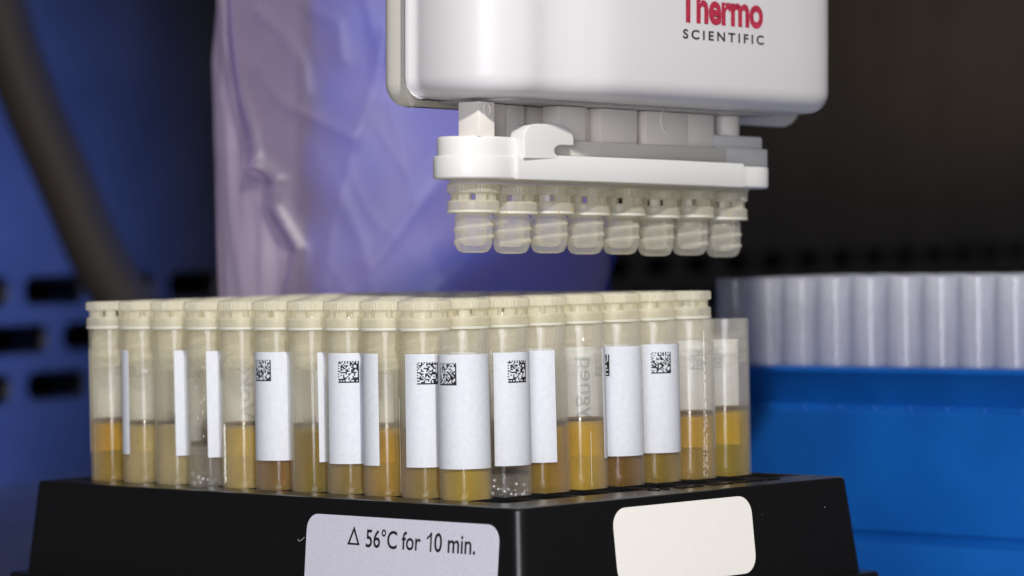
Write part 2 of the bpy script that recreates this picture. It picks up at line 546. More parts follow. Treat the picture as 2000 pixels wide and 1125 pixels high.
W0 = Vector((-151.0, 622.0)); WD = Vector((0.47, 0.8827)).normalized(); WN = Vector((WD.y, -WD.x))
def wall_pt(t, z, d=0.0):
    p = W0+WD*t+WN*d
    return (p.x, p.y, z)
def build_wall():
    mb = MB(); cav = MB()
    PITCH, ROWP, LEN, HT = 42.0, 15.6, 31.0, 7.4
    T0, T1 = -420.0, 1302.0
    rows = [(27.0, 0.0), (11.4, 0.5), (-4.2, 0.0)]
    z_lo = rows[-1][0]-ROWP/2; z_hi = rows[0][0]+ROWP/2
    def quad(t0, t1, z0, z1):
        mb.add([wall_pt(t0, z0), wall_pt(t1, z0), wall_pt(t1, z1), wall_pt(t0, z1)], [(0, 1, 2, 3)])
    quad(T0, T1, TABLE_Z, z_lo)
    quad(T0, T1, z_hi, 520)
    k0, k1 = -10, 31
    for zc, ph in rows:
        off = ph*PITCH
        quad(T0, k0*PITCH+off-PITCH/2, zc-ROWP/2, zc+ROWP/2) if k0*PITCH+off-PITCH/2 > T0 else None
        quad(k1*PITCH+off-PITCH/2, T1, zc-ROWP/2, zc+ROWP/2) if k1*PITCH+off-PITCH/2 < T1 else None
        for k in range(k0, k1):
            tc = k*PITCH+off
            n = 24
            inner = []; mid = []; outer = []; deep = []
            for i in range(n):
                a = 2*PI*i/n+PI/n
                ca, sa = math.cos(a), math.sin(a)
                sx = (LEN/2-HT/2)*(1 if ca > 0 else -1)
                inner.append((tc+sx+ca*HT/2, zc+sa*HT/2))
                mid.append((tc+sx+ca*(HT/2+1.3), zc+sa*(HT/2+1.3)))
                # project onto the cell rectangle
                dx, dz = sx+ca*HT/2, sa*HT/2
                sc = min((PITCH/2)/abs(dx) if abs(dx) > 1e-6 else 1e9, (ROWP/2)/abs(dz) if abs(dz) > 1e-6 else 1e9)
                outer.append([tc+dx*sc, zc+dz*sc])
            # put a vertex on each rectangle corner
            for cx_, cz_ in ((1, 1), (-1, 1), (-1, -1), (1, -1)):
                c = (tc+cx_*PITCH/2, zc+cz_*ROWP/2)
                j = min(range(n), key=lambda q: (outer[q][0]-c[0])**2+(outer[q][1]-c[1])**2)
                outer[j] = [c[0], c[1]]
            v = ([wall_pt(a, b) for a, b in outer]+[wall_pt(a, b) for a, b in mid]
                 + [wall_pt(a, b, -1.2) for a, b in inner]+[wall_pt(a, b, -3.5) for a, b in inner])
            f = []
            for q in range(3):
                for i in range(n):
                    j = (i+1) % n
                    f.append((q*n+i, q*n+j, (q+1)*n+j, (q+1)*n+i))
            mb.add(v, f)
    # plenum behind the slots
    v = [wall_pt(T0, z_lo-6, -4), wall_pt(T1, z_lo-6, -4), wall_pt(T1, z_hi+6, -4), wall_pt(T0, z_hi+6, -4),
         wall_pt(T0, z_lo-6, -40), wall_pt(T1, z_lo-6, -40), wall_pt(T1, z_hi+6, -40), wall_pt(T0, z_hi+6, -40)]
    cav.add(v, [(4, 5, 6, 7), (0, 1, 5, 4), (2, 3, 7, 6), (0, 4, 7, 3), (1, 2, 6, 5)])
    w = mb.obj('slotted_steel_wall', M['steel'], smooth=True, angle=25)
    tag(w, kind='structure')
    tag(cav.obj('wall_plenum', M['cavity'], w, smooth=False), kind='structure')
build_wall()

def tube_along(mb, pts, r, n=12):
    """round tube through a list of 3-D points (mm)"""
    P = [Vector(p) for p in pts]
    rings = []
    up = Vector((0.3, 0.9, 0.2))
    for i, p in enumerate(P):
        t = (P[min(i+1, len(P)-1)]-P[max(i-1, 0)]).normalized()
        a = t.cross(up).normalized(); b = t.cross(a).normalized()
        rr = r[i] if isinstance(r, (list, tuple)) else r
        rings.append([tuple(p+a*rr*math.cos(2*PI*k/n)+b*rr*math.sin(2*PI*k/n)) for k in range(n)])
    mb.add(*loft(rings))
def spline3(pts, n=8):
    out = []
    for i in range(len(pts)-1):
        p0, p1, p2, p3 = pts[max(i-1, 0)], pts[i], pts[i+1], pts[min(i+2, len(pts)-1)]
        for k in range(n):
            t = k/n
            out.append(tuple(0.5*((2*b)+(-a+c)*t+(2*a-5*b+4*c-d)*t*t+(-a+3*b-3*c+d)*t**3) for a, b, c, d in zip(p0, p1, p2, p3)))
    out.append(tuple(pts[-1]))
    return out
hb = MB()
tube_along(hb, spline3([(-172, 575, 190), (-163, 575, 128), (-153, 575, 92), (-141, 575, 62), (-129, 575, 34), (-112, 577, 8), (-88, 580, TABLE_Z+14), (-60, 582, TABLE_Z+8)]), 9.0)  # added tube standing in for a dark reflection in the steel wall
tag(hb.obj('reflection_band', M['reflection_band']), 'added dark brown tube standing in for a curved reflection on the slotted wall', 'reflection_band')

# ------------------------------------------------------------------ shared tube, cap and label meshes
RIM, CAPTOP, LIQ_BOT = 26.9, 4.8, -10.0
def r_out(z):
    return 4.26-0.21*(z+10)/36.9
def tube_mesh(mat, name):
    mb = MB()
    prof = [(0, -11.6), (3.2, -11.6), (3.95, -11.2), (4.22, -10.4), (r_out(0), 0), (r_out(12), 12), (r_out(25.6), 25.6), (r_out(26.5), 26.5), (3.98, RIM), (3.7, RIM), (3.62, 26.6), (3.74, 18), (3.86, 2), (3.9, -8), (3.4, -9.8), (1.8, -10.5), (0, -10.7)]
    mb.lathe(prof, 44)
    mb.helix(3.7, -0.24, 19.6, 2.3, 2.4, 0.42, 44)
    return mb.data(name, mat, angle=30)
TUBE = tube_mesh(M['tube'], 'tube_body')
TUBE_OPEN = tube_mesh(M['tube_open'], 'tube_body_open')
TUBE_FAR = tube_mesh(M['tube_far'], 'tube_body_frosted')

def cap_mesh():
    mb = MB()
    # hollow threaded plug with the lower band
    mb.lathe([(0, -6.62), (1.6, -6.6), (2.45, -6.35), (2.85, -5.85), (3.12, -5.0), (3.15, -0.75), (2.95, -0.35), (2.95, 0.5),
              (4.28, 0.5), (4.36, 0.62), (4.36, 1.75), (4.2, 2.0), (3.85, 2.1), (2.55, 2.1), (2.2, 1.2), (2.15, -4.8), (1.6, -5.4), (0, -5.5)], 44)
    mb.helix(3.14, 0.26, -5.1, 1.95, 2.1, 0.5, 44)
    # window zone: eight little pillars
    for k in range(8):
        a0 = 2*PI*k/8; w = 0.60*2*PI/8
        v = []; n = 4
        for z in (2.05, 3.25):
            for r in (2.6, 3.85):
                for i in range(n+1):
                    a = a0+w*i/n
                    v.append((r*math.cos(a), r*math.sin(a), z))
        m = n+1; f = []
        for i in range(n):
            f.append((i, i+1, 2*m+i+1, 2*m+i))
            f.append((m+i, 3*m+i, 3*m+i+1, m+i+1))
        f += [(0, 2*m, 3*m, m), (n, m+n, 3*m+n, 2*m+n)]
        mb.add(v, f)
    # knurled top ring with a drive socket
    def kn(r, z, a, i):
        if r > 4.25: return r-(0.11 if i % 2 else 0.0)
        if r < 2.95: return r-(0.3 if (i//3) % 4 == 0 else 0.0)
        return r
    mb.lathe([(2.6, 3.2), (4.0, 3.2), (4.42, 3.42), (4.42, 4.55), (4.2, 4.8), (3.1, 4.8), (2.9, 4.6)], 96, True, kn)
    me = mb.data('screw_cap', M['cap'], angle=28)
    me.materials.append(M['plug'])
    for p in me.polygons:
        if p.center.z < -0.2*S: p.material_index = 1
    return me
CAP = cap_mesh()
def seal_mesh():
    mb = MB()
    mb.lathe([(2.97, -0.02), (4.3, -0.02), (4.44, 0.08), (4.44, 0.42), (4.32, 0.48), (2.97, 0.48)], 44, True)
    return mb.data('sealing_ring', M['seal'])
SEAL = seal_mesh()

LAB_Z0, LAB_Z1, LAB_SPAN = 4.9, 23.2, 170.0
def dirv(a):                                   # 0 faces the camera, positive turns to the right
    return (math.sin(a), -math.cos(a))
def label_mesh():
    n = 40; v = []; f = []
    for z in (LAB_Z0, LAB_Z1):
        for dr in (0.02, 0.075):
            for i in range(n+1):
                dx, dy = dirv(math.radians(LAB_SPAN)*i/n)
                r = r_out(z)+dr
                v.append((dx*r, dy*r, z))
    m = n+1
    for i in range(n):
        f += [(i, i+1, 2*m+i+1, 2*m+i), (m+i, 3*m+i, 3*m+i+1, m+i+1), (i, m+i, m+i+1, i+1), (2*m+i, 2*m+i+1, 3*m+i+1, 3*m+i)]
    f += [(0, 2*m, 3*m, m), (n, m+n, 3*m+n, 2*m+n)]
    return mesh_data('label', v, f, M['paper'], angle=50)
LABEL = label_mesh()
def code_mesh(seed, off_deg, dr, mat):
    """matrix code: a block of random square modules with two solid borders"""
    rnd = random.Random(seed)
    N, SZ = 16, 3.6
    z_top = 21.9
    v = []; f = []
    st = math.radians(off_deg)
    for r_ in range(N):
        for c_ in range(N):
            on = rnd.random() < 0.5
            if r_ == N-1 or c_ == N-1: on = True
            elif r_ == 0: on = c_ % 2 == 1
            elif c_ == 0: on = r_ % 2 == 1
            if not on: continue
            b = len(v)
            for dz, dc in ((0, 0), (0, 1), (1, 1), (1, 0)):
                z = z_top-SZ*(r_+dz)/N
                a = st+(SZ/4.2)*((c_+dc)/N-0.5)
                dx, dy = dirv(a)
                rr = r_out(z)+dr
                v.append((dx*rr, dy*rr, z))
            f.append((b, b+1, b+2, b+3))
    return mesh_data('code_print', v, f, mat, smooth=False)
CODES = [code_mesh(s, 57, 0.085, M['ink']) for s in range(7)]
GHOST = code_mesh(3, 57, 0.008, M['ghost_ink'])
def upright_text(body, off_deg, dr, mat, width, z_top, length):
    """one word running up the side of a tube"""
    v, f, (x0, x1, y0, y1) = text_flat(body, 0.012)
    out = []
    for x, y, z in v:
        zz = z_top-length+length*(x-x0)/(x1-x0)
        a = math.radians(off_deg)-((y-y0)/(y1-y0)-0.5)*width/4.2
        dx, dy = dirv(a)
        rr = r_out(zz)+dr
        out.append((dx*rr, dy*rr, zz))
    return mesh_data('side_print', out, f, mat, smooth=False)
WORDS = ['Voko', 'ygneq', 'SKTS']
TXT = [(upright_text(w, 113, 0.008, M['ghost_ink'], 2.6, 21.4, 10.2), upright_text(w, 113, 0.085, M['ink'], 2.6, 21.4, 10.2)) for w in WORDS]

def meniscus_mesh(level, kind):
    mb = MB()
    mb.lathe([(0, level-0.02), (2.6, level+0.03), (3.4, level+0.2), (3.66, level+0.5), (3.745, level+1.0), (3.75, level+0.2)], 44)
    return mb.data('meniscus', MEN, angle=60)
def men_mat():
    m, nt, out = new_mat('meniscus_painted_dark')
    tr = nd(nt, 'ShaderNodeBsdfTransparent'); tr.inputs['Color'].default_value = (0.62, 0.52, 0.30, 1)  # darkness from refraction at the liquid's edge, put into the tint
    g = nd(nt, 'ShaderNodeBsdfGlossy'); g.inputs['Roughness'].default_value = 0.05
    nt.links.new(mix(nt, tr.outputs[0], g.outputs[0], 0.08), out.inputs[0])
    return m
MEN = men_mat()
_men = {}
def get_meniscus(level):
    k = round(level, 1)
    if k not in _men: _men[k] = meniscus_mesh(level, None)
    return _men[k]
def liquid_mesh(level, mat, name='liquid'):
    mb = MB()
    mb.lathe([(0, -10.55), (1.7, -10.4), (3.3, -9.7), (3.86, -7.9), (3.83, 2), (3.76, level+0.55), (3.7, level+0.5), (3.4, level+0.16), (2.6, level), (0, level-0.05)], 44)
    return mb.data(name, mat)
_liq = {}
def get_liquid(kind, level):
    k = (kind, round(level, 1))
    if k not in _liq: _liq[k] = liquid_mesh(level, LIQ[kind])
    return _liq[k]

# ------------------------------------------------------------------ the black rack
TH = 0.788
V = Vector((math.sin(TH), math.cos(TH))); U = Vector((-math.cos(TH), math.sin(TH)))
OA, OB, RL, RW = 13.87, 10.92, 122.42, 79.5
ROT = math.atan2(V.y, V.x)
def rack_to_world(x, y):
    p = V*x+U*y
    return p.x, p.y

def rack_body_mesh(nx, ny, ox, oy, w, l, z_top, z_fl, z_bot, half, depth, flange, taper, rad):
    mb = MB()
    outl = lambda d, z, r=rad: [(p[0], p[1], z) for p in round_rect(-d, w+d, -d, l+d, r, 6)]
    rings = [outl(-0.55, z_top, rad), outl(-0.2, z_top-0.12), outl(0, z_top-0.5)]
    rings += [outl(taper, z_fl), outl(taper+flange-0.3, z_fl-0.05, rad+1), outl(taper+flange, z_fl-0.4, rad+1), outl(taper+flange+0.2, z_bot, rad+1)]
    v, f = loft(rings, False, False)
    mb.add(v, f)
    # margin of the top plate
    gx0, gx1, gy0, gy1 = ox-4.5, ox+9*(nx-1)+4.5, oy-4.5, oy+9*(ny-1)+4.5
    ring = rings[0]; n = len(ring); q = n//4
    corners = [(gx0, gy0, z_top), (gx1, gy0, z_top), (gx1, gy1, z_top), (gx0, gy1, z_top)]
    v = ring+corners; f = []
    for c in range(4):
        for i in range(q-1):
            f.append((c*q+i, c*q+i+1, n+c))
        f.append((c*q+q-1, ((c+1) % 4)*q, n+(c+1) % 4, n+c))
    mb.add(v, f)
    for i in range(nx):
        for j in range(ny):
            cx, cy = ox+9*i, oy+9*j
            def sq(h, z): return [(cx-h, cy-h, z), (cx+h, cy-h, z), (cx+h, cy+h, z), (cx-h, cy+h, z)]
            v = sq(4.5, z_top)+sq(half+0.15, z_top)+sq(half, z_top-0.3)+sq(half-0.15, z_top-depth)
            f = []
            for k in range(3):
                for a in range(4):
                    b = (a+1) % 4
                    f.append((k*4+a, k*4+b, k*4+4+b, k*4+4+a))
            f.append((12, 13, 14, 15))
            mb.add(v, f)
    return mb

rack = empty('tube_rack', (0, 0, TABLE_Z), ROT)
tag(rack, 'black plastic tube rack with two stickers standing in front on the steel table', 'tube rack')
def rack_child(mb, name, mat, **kw):
    o = mb.obj(name, mat, rack, **kw)
    o.location = (0, 0, -TABLE_Z*S)
    return o
TAPER = 1.6
rack_child(rack_body_mesh(8, 12, OB, OA, RW, RL, 0, -16.1, TABLE_Z+0.02, 4.3, 13.0, 2.6, TAPER, 2.2), 'rack_body', M['rack_black'], angle=24)
def wall_off(z):
    return TAPER*(-z)/17.0
def side_pt(side, s, z, d):
    """point on a rack wall: side 0 is the long wall (left in the photo), side 1 the short one"""
    o = wall_off(z)+d
    return (-o, s, z) if side == 0 else (s, -o, z)
def sticker(side, s0, s1, z0, z1, r, mat, label):
    poly = round_rect(s0, s1, z0, z1, r, 7)
    n = len(poly)
    front = [side_pt(side, a, b, 0.10) for a, b in poly]
    back = [side_pt(side, a, b, 0.005) for a, b in poly]
    mb = MB()
    mb.add(front+back, [tuple(range(n))]+[(i, (i+1) % n, n+(i+1) % n, n+i) for i in range(n)])
    o = rack_child(mb, 'sticker', mat, smooth=False)
    o['label'] = label
    return o
st_l = sticker(0, 3.9, 48.6, -17.4, -2.7, 2.6, M['sticker_cool'], 'lilac white sticker with heating instruction')
st_r = sticker(1, 20.6, 53.6, -14.1, -1.45, 3.0, M['sticker_warm'], 'blank cream white sticker')
def sticker_text():
    mb = MB()
    zb, zt = -7.55, -4.5
    # reading direction goes from high s to low s
    for word, sL, sR in (('56\u00b0C for', 34.2, 21.4), ('0 min.', 18.3, 9.0)):
        v, f, (x0, x1, y0, y1) = text_flat(word, 0.012)
        mb.add([side_pt(0, sL+(sR-sL)*(x-x0)/(x1-x0), zb+(zt-zb)*(y-y0)/(y1-y0), 0.115) for x, y, z in v], f)
    one = [(19.25, zb), (18.88, zb), (18.88, zt), (19.18, zt), (19.55, -5.0), (20.05, -5.3), (20.05, -5.68), (19.6, -5.45), (19.25, -5.15)]
    mb.add([side_pt(0, a, b, 0.115) for a, b in one], [tuple(range(len(one)))])
    tri_o = [(38.6, -7.3), (35.6, -7.3), (37.1, -4.25)]
    tri_i = [(37.99, -6.99), (36.21, -6.99), (37.1, -5.15)]
    tv = [side_pt(0, a, b, 0.115) for a, b in tri_o+tri_i]
    mb.add(tv, [(0, 1, 4, 3), (1, 2, 5, 4), (2, 0, 3, 5)])
    o = mb.obj('sticker_lettering', M['ink'], st_l, smooth=False)
sticker_text()
def emboss():
    """worn raised lettering on the short rim, too small to read"""
    rnd = random.Random(5)
    mb = MB()
    x = 38.0
    while x < 69.5:
        w = rnd.uniform(1.0, 1.7)
        if rnd.random() < 0.16:
            x += 1.6; continue
        for k in range(rnd.choice((2, 3, 3))):
            if rnd.random() < 0.5:
                a = x+rnd.uniform(0, w-0.3); mb.box(a, a+0.32, 6.3, 8.3, 0.0, 0.22)
            else:
                b = rnd.choice((6.3, 7.15, 8.0)); mb.box(x, x+w, b, b+0.32, 0.0, 0.2)
        x += w+0.75
    rack_child(mb, 'embossed_lettering', M['rack_black'], smooth=False)
emboss()

# ------------------------------------------------------------------ the sample tubes in the black rack
def make_tube(i, j, liq, level, lab=None, code=None, capped=True, txt=None, seed=0):
    x, y = rack_to_world(OB+9*j, OA+9*i)
    rnd = random.Random(1000*i+j)
    x += rnd.uniform(-0.06, 0.06); y += rnd.uniform(-0.06, 0.06)
    t = empty('sample_tube', (x, y, 0))
    t.rotation_euler = (rnd.uniform(-0.004, 0.004), rnd.uniform(-0.004, 0.004), 0)
    link('tube_body', TUBE if capped else TUBE_OPEN, t).rotation_euler = (0, 0, rnd.uniform(0, 6.28))
    if liq:
        q = link('liquid', get_liquid(liq, level), t)
        link('meniscus', get_meniscus(level), q)
    if lab is not None:
        L = link('label', LABEL, t); L.rotation_euler = (0, 0, math.radians(lab))
        if code is not None: link('code_print', CODES[code], L)
        link('ghost_print', GHOST, L)
        if txt is not None:
            link('side_print', TXT[txt][0], L); link('side_print', TXT[txt][1], L)
    if capped:
        c = link('screw_cap', CAP, t); c.location = (0, 0, RIM*S); c.rotation_euler = (0, 0, rnd.uniform(0, 6.28))
        link('sealing_ring', SEAL, c)
    return t

# front row of the long side, from the left corner (i = 11) to the near corner
FRONT = {
 11: ('deep_yellow', 9.9, 98, 2, None, 'deep yellow liquid', 'capped tube of deep yellow liquid at the far left end of the front row'),
 10: ('pale_tan', 9.6, -209, 0, 2, 'pale tan liquid', 'capped tube of pale tan liquid with a white label on its left edge'),
 9: ('cloudy_tan', 9.8, -1, 1, None, 'cloudy tan liquid', 'capped tube of cloudy tan liquid with a narrow label strip at its right'),
 8: ('clear', 6.5, -5, 2, None, 'clear contents', 'capped tube with clear grey contents and bubbles, label strip at right'),
 7: ('cloudy_orange', 10.0, 66, 4, 0, 'cloudy orange liquid', 'capped tube of cloudy pale orange liquid, grey word showing through its back'),
 6: ('brown_amber', 10.2, -97, 3, None, 'brown amber liquid', 'capped tube of brown amber liquid, wide white label with code at its left'),
 5: ('olive', 10.3, 11, 4, 2, 'olive yellow liquid', 'capped tube of olive yellow liquid with a thin label strip at right'),
 4: ('amber_tan', 10.0, -60, 5, None, 'tan liquid under a coded label', 'capped tube of tan liquid, white label with code at its right side'),
 3: ('amber', 10.6, -190, 6, None, 'a half blank label', 'capped tube of amber liquid with a blank white label over its left half'),
 2: ('amber_tan', 10.1, -50, 1, None, 'amber brown liquid', 'capped tube of amber brown liquid just left of the open corner tube'),
}
FRONT_DESC = {}
for i, (liq, lev, lab, code, txt, desc, label) in FRONT.items():
    FRONT_DESC[i] = desc
    tag(make_tube(i, 0, liq, lev, lab, code, True, txt), label, 'sample tube', 'capped sample tubes in the black rack')
OPEN = {
 0: ('honey', 10.4, -97, 0, None, 'open uncapped tube of honey liquid at the near corner, wide blank label'),
 1: ('clear', 3.0, -24, 5, None, 'open tube with clear contents and frosted bottom beside the corner tube'),
 2: ('amber', 10.4, -140, 1, None, 'open tube of amber liquid with blank label over its left half'),
 3: ('honey', 10.6, 61, 2, 1, 'open tube of honey liquid with a grey word showing through its back'),
 4: ('brown_amber', 10.3, -103, 6, None, 'open tube of dark amber liquid with wide label, code at its left edge'),
 5: ('pale_gold', 10.5, -43, 3, None, 'open tube of pale gold liquid with a label and code in its middle'),
 6: ('pale_orange', 10.4, 100, 2, None, 'open tube of pale orange liquid with a scratched clear front'),
 7: ('pale_gold', 10.7, 145, 4, None, 'open tube of bright gold liquid at the far right end'),
}
for j, (liq, lev, lab, code, txt, label) in OPEN.items():
    tag(make_tube(1, j, liq, lev, lab, code, False, txt), label, 'sample tube', 'uncapped sample tubes in the black rack')
ORD = ['', 'first', 'second', 'third', 'fourth', 'fifth', 'sixth', 'seventh']
OPEN_DESC = {1: 'clear contents', 2: 'amber liquid', 3: 'honey liquid and a grey word', 4: 'dark amber liquid', 5: 'pale gold liquid', 6: 'a scratched front', 7: 'bright gold liquid'}
kinds = list(LIQ)
rr_ = random.Random(11)
for i in range(2, 12):
    for j in range(1, 8):
        liq = rr_.choice(kinds)
        lab = rr_.uniform(0, 360)
        t = make_tube(i, j, liq, 9.5+rr_.random(), lab, rr_.randrange(7), True)
        if i == 2:
            label = 'capped tube right behind the open tube with '+OPEN_DESC[j]
        else:
            label = 'capped tube %s behind the front one with %s' % (ORD[j], FRONT_DESC[i])
        tag(t, label, 'sample tube', 'capped sample tubes in the black rack')

# ------------------------------------------------------------------ the decapper
dec = bpy.data.objects.new('tube_decapper', None)
COL.objects.link(dec)
dec.empty_display_size = 0.005
PHI, TILT = 0.7776, 0.0283
# local x runs along the row of caps (left end near), local y faces the right front, z up
hx = Vector((math.sin(PHI), math.cos(PHI), 0)); hy = Vector((math.cos(PHI), -math.sin(PHI), 0))
lx_ = hx*math.cos(TILT)+Vector((0, 0, -math.sin(TILT)))
lz_ = hx*math.sin(TILT)+Vector((0, 0, math.cos(TILT)))
ly_ = lz_.cross(lx_)
# (x, z, front) is left-handed here, so y is kept as the right-handed partner and meshes below use y = -front
dmat = Matrix(((lx_.x, ly_.x, lz_.x, 15.61*S), (lx_.y, ly_.y, lz_.y, 67.8*S), (lx_.z, ly_.z, lz_.z, 45.015*S), (0, 0, 0, 1)))
dec.matrix_world = dmat
tag(dec, 'white handheld eight channel decapper with red and black lettering above the open tubes', 'decapper')
def dpart(mb, name, mat, parent=None, **kw):
    vv = [(p[0], -p[1], p[2]) for p in mb.v]          # front positive -> local y
    return obj(name, vv, mb.f, mat, parent or dec, **kw)

FRONT_Y = [(-37.0, -8), (-40.0, -4.5), (-40.8, 2), (-39.6, 7.5), (-36.5, 11.2), (-32.5, 13.2), (-28, 13.8), (-24.5, 14.8), (-20.5, 16.3), (-15.5, 17.6), (-6, 18.2), (8, 18.4), (22, 18.1), (35, 17.3), (41.6, 15.8), (44.8, 12.2), (45.4, 6), (44, -3), (40, -8), (0, -8.5)]
shell_poly = catmull(FRONT_Y, 6)
shell_poly = shell_poly[::-1]                          # counter-clockwise for inset()
def area(p):
    return sum(p[i-1][0]*p[i][1]-p[i][0]*p[i-1][1] for i in range(len(p)))/2
if area(shell_poly) < 0: shell_poly = shell_poly[::-1]
def shell(z0, z1, rb):
    rings = []
    for k in range(7):
        a = 0.5*PI*k/6
        rings.append([(p[0], p[1], z0+rb*(1-math.sin(a))) for p in inset(shell_poly, rb*(1-math.cos(a)))][:] if False else
                     [(p[0], p[1], z0+rb*(1-math.cos(a))) for p in inset(shell_poly, rb*(1-math.sin(a)))])
    for z in (z0+rb+6, z0+rb+18, z1-4, z1):
        rings.append([(p[0], p[1], z) for p in shell_poly])
    return loft(rings)
mb = MB(); mb.add(*shell(18.9, 64, 3.6))
front_shell = dpart(mb, 'front_shell', M['white_shell'], angle=0)
mb = MB()
bp = round_rect(-37.4, 65.5, -17, -8.8, [3.2, 3.2, 3, 3], 6)
mb.add(*rounded_slab(bp, 18.0, 62, 4.0, 2.0, 5))
dpart(mb, 'back_shell', M['back_shell'], angle=0)
mb = MB(); mb.add(*rounded_slab(round_rect(-33, 37, -8.6, 9, 3), 18.4, 19.2, 0.3, 0.3, 2))
dpart(mb, 'base_plate', M['underside'], angle=40)

def face_front(lx):
    """front-most shell outline at this station (front coordinate)"""
    best = -99
    n = len(shell_poly)
    for i in range(n):
        a, b = shell_poly[i], shell_poly[(i+1) % n]
        if (a[0]-lx)*(b[0]-lx) <= 0 and a[0] != b[0]:
            t = (lx-a[0])/(b[0]-a[0])
            best = max(best, a[1]+(b[1]-a[1])*t)
    return best
def shell_text(body, x0, x1, z0, z1, name, mat, bold, spacing, cut=None):
    v, f, (a0, a1, b0, b1) = text_flat(body, bold, spacing)
    v, f = subdivide_xy(v, f, (a1-a0)/40)
    m = MB()
    m.add([(x0+(x1-x0)*(p[0]-a0)/(a1-a0), face_front(x0+(x1-x0)*(p[0]-a0)/(a1-a0))+0.05, z0+(z1-z0)*(p[1]-b0)/(b1-b0)) for p in v], f)
    return dpart(m, name, mat, front_shell, smooth=False)
shell_text('Thermo', -0.7, 21.3, 32.5, 38.3, 'red_lettering', M['red_ink'], 0.035, 0.95)
shell_text('SCIENTIFIC', 0.2, 21.5, 29.8, 31.45, 'black_lettering', M['dark_ink'], 0.026, 1.45)

# collar that grips the caps
col = MB()
left_nose = [(-20.0, 6.3), (-28.0, 6.5), (-33.0, 6.4), (-36.5, 4.8), (-38.4, 1.9), (-38.5, -1.6), (-36.7, -4.3), (-33.5, -5.3), (-24, -5.3)]
low = catmull(left_nose+[(0, -5.3), (26, -5.3), (34.5, -5.2), (38.6, -3.0), (39.4, 1.5), (38.4, 4.6), (35.6, 6.2), (28, 6.3), (0, 6.3)], 5)
low = low if area(low) > 0 else low[::-1]
col.add(*rounded_slab(low, 5.55, 9.35, 0.45, 0.25, 3))
collar = dpart(col, 'collar', M['collar'], angle=35)
mg = MB(); mg.add(*rounded_slab(round_rect(-35.6, 35.6, -3.6, 4.4, 3.4, 4), 4.7, 5.7, 0.1, 0.1, 2))
dpart(mg, 'gripper_block', M['cap'], collar, angle=35)
m2 = MB()
up = catmull([(-26.5, 5.9), (-32.6, 5.8), (-35.9, 4.2), (-37.8, 1.5), (-37.9, -1.5), (-36.2, -3.9), (-33.2, -4.8), (-27, -4.8), (-22, -4.6), (-20.5, 0), (-22, 5.6)], 5)
up = up if area(up) > 0 else up[::-1]
m2.add(*rounded_slab(up, 9.3, 12.6, 0.05, 0.5, 3))
dpart(m2, 'collar_step', M['collar'], collar, angle=35)
# bowed front rail with the hook: profile in (x, z), thick in y
m3 = MB()
N = 26; rail = []
for k in range(N+1):
    x = -28.2+57.0*k/N
    bow = 1.3*math.sin(PI*k/N)
    rail.append((x, 7.3+bow))
outer = rail; inner_ = [(x, 5.8) for x, y in rail][::-1]
rp = outer+inner_
rp = rp if area(rp) > 0 else rp[::-1]
m3.add(*rounded_slab(rp, 5.5, 9.75, 0.3, 0.25, 2))
dpart(m3, 'front_rail', M['collar'], collar, angle=35)
m4 = MB()
hook = [(-27.4, 9.0), (-27.6, 12.4), (-27.3, 13.7), (-26.3, 14.55), (-24.6, 14.85), (-20.4, 14.95), (-17.4, 14.6), (-16.0, 13.7), (-15.6, 12.7), (-15.6, 11.5),
        (-18.6, 11.5), (-19.5, 11.35), (-20.2, 10.8), (-20.2, 10.2), (-19.6, 9.75), (-18.4, 9.6), (-18.0, 9.2)]
m4.prism(hook, 'y', 4.6, 7.9)
bevel(dpart(m4, 'hook', M['collar'], collar), 0.35, 3)
m5 = MB()
m5.add(*rounded_slab(round_rect(21.5, 37.9, -3.4, 4.4, 1.2, 4), 12.6, 14.85, 0.02, 0.4, 3))
dpart(m5, 'end_step', M['collar'], collar, angle=35)
m6 = MB()
m6.add(*rounded_slab(round_rect(24.0, 38.3, -4.0, 5.2, 1.0, 4), 9.3, 12.62, 0.02, 0.25, 3))
dpart(m6, 'end_step', M['collar'], collar, angle=35)
# pusher plate and drive posts
m7 = MB(); m7.box(-21.0, 26.5, -4.2, 5.3, 9.9, 12.5)
bevel(dpart(m7, 'pusher_plate', M['plate']), 0.3, 2)
def post(x0, x1, y0, y1, z0=12.45, w=0.25, mat='post', z1=18.3):
    q = MB(); q.box(x0, x1, y0, y1, z0, z1)
    return bevel(dpart(q, 'drive_post', M[mat]), w, 2)
p1 = post(-35.3, -31.5, 0.2, 5.0)
post(-31.3, -25.2, -3.6, 1.4); post(-25.0, -20.4, -3.6, 1.0)
post(-16.3, -9.5, 1.2, 5.0); post(-5.9, 3.4, 0.8, 5.0); post(5.5, 16.3, 0.8, 5.05); post(16.5, 23.9, 0.6, 4.6)
post(-19.8, 24.0, -3.4, -0.6, 12.45, 0.2)
post(-9.3, -6.1, -0.4, 2.6); post(3.6, 5.3, -0.4, 3.2)
q = MB(); q.lathe([(0, 12.4), (2.6, 12.4), (2.6, 18.3), (0, 18.3)], 28, cx=30.2, cy=1.6)
dpart(q, 'drive_post', M['post'], angle=40)
def mould_mark(x, z, y, r, a0, a1, w):
    q = MB(); n = 20; v = []; f = []
    for k in range(n+1):
        a = a0+(a1-a0)*k/n
        for rr, d in ((r-w, 0.0), (r-w*0.5, 0.12), (r+w*0.5, 0.12), (r+w, 0.0)):
            v.append((x+rr*math.cos(a), y+d, z+rr*math.sin(a)*1.35))
    for k in range(n):
        for i in range(3):
            f.append((4*k+i, 4*k+i+1, 4*k+5+i, 4*k+4+i))
    q.add(v, f)
    dpart(q, 'mould_mark', M['post'], p1 if x < -30 else None)
mould_mark(-33.3, 16.9, 5.0, 0.75, 0, 2*PI, 0.12)
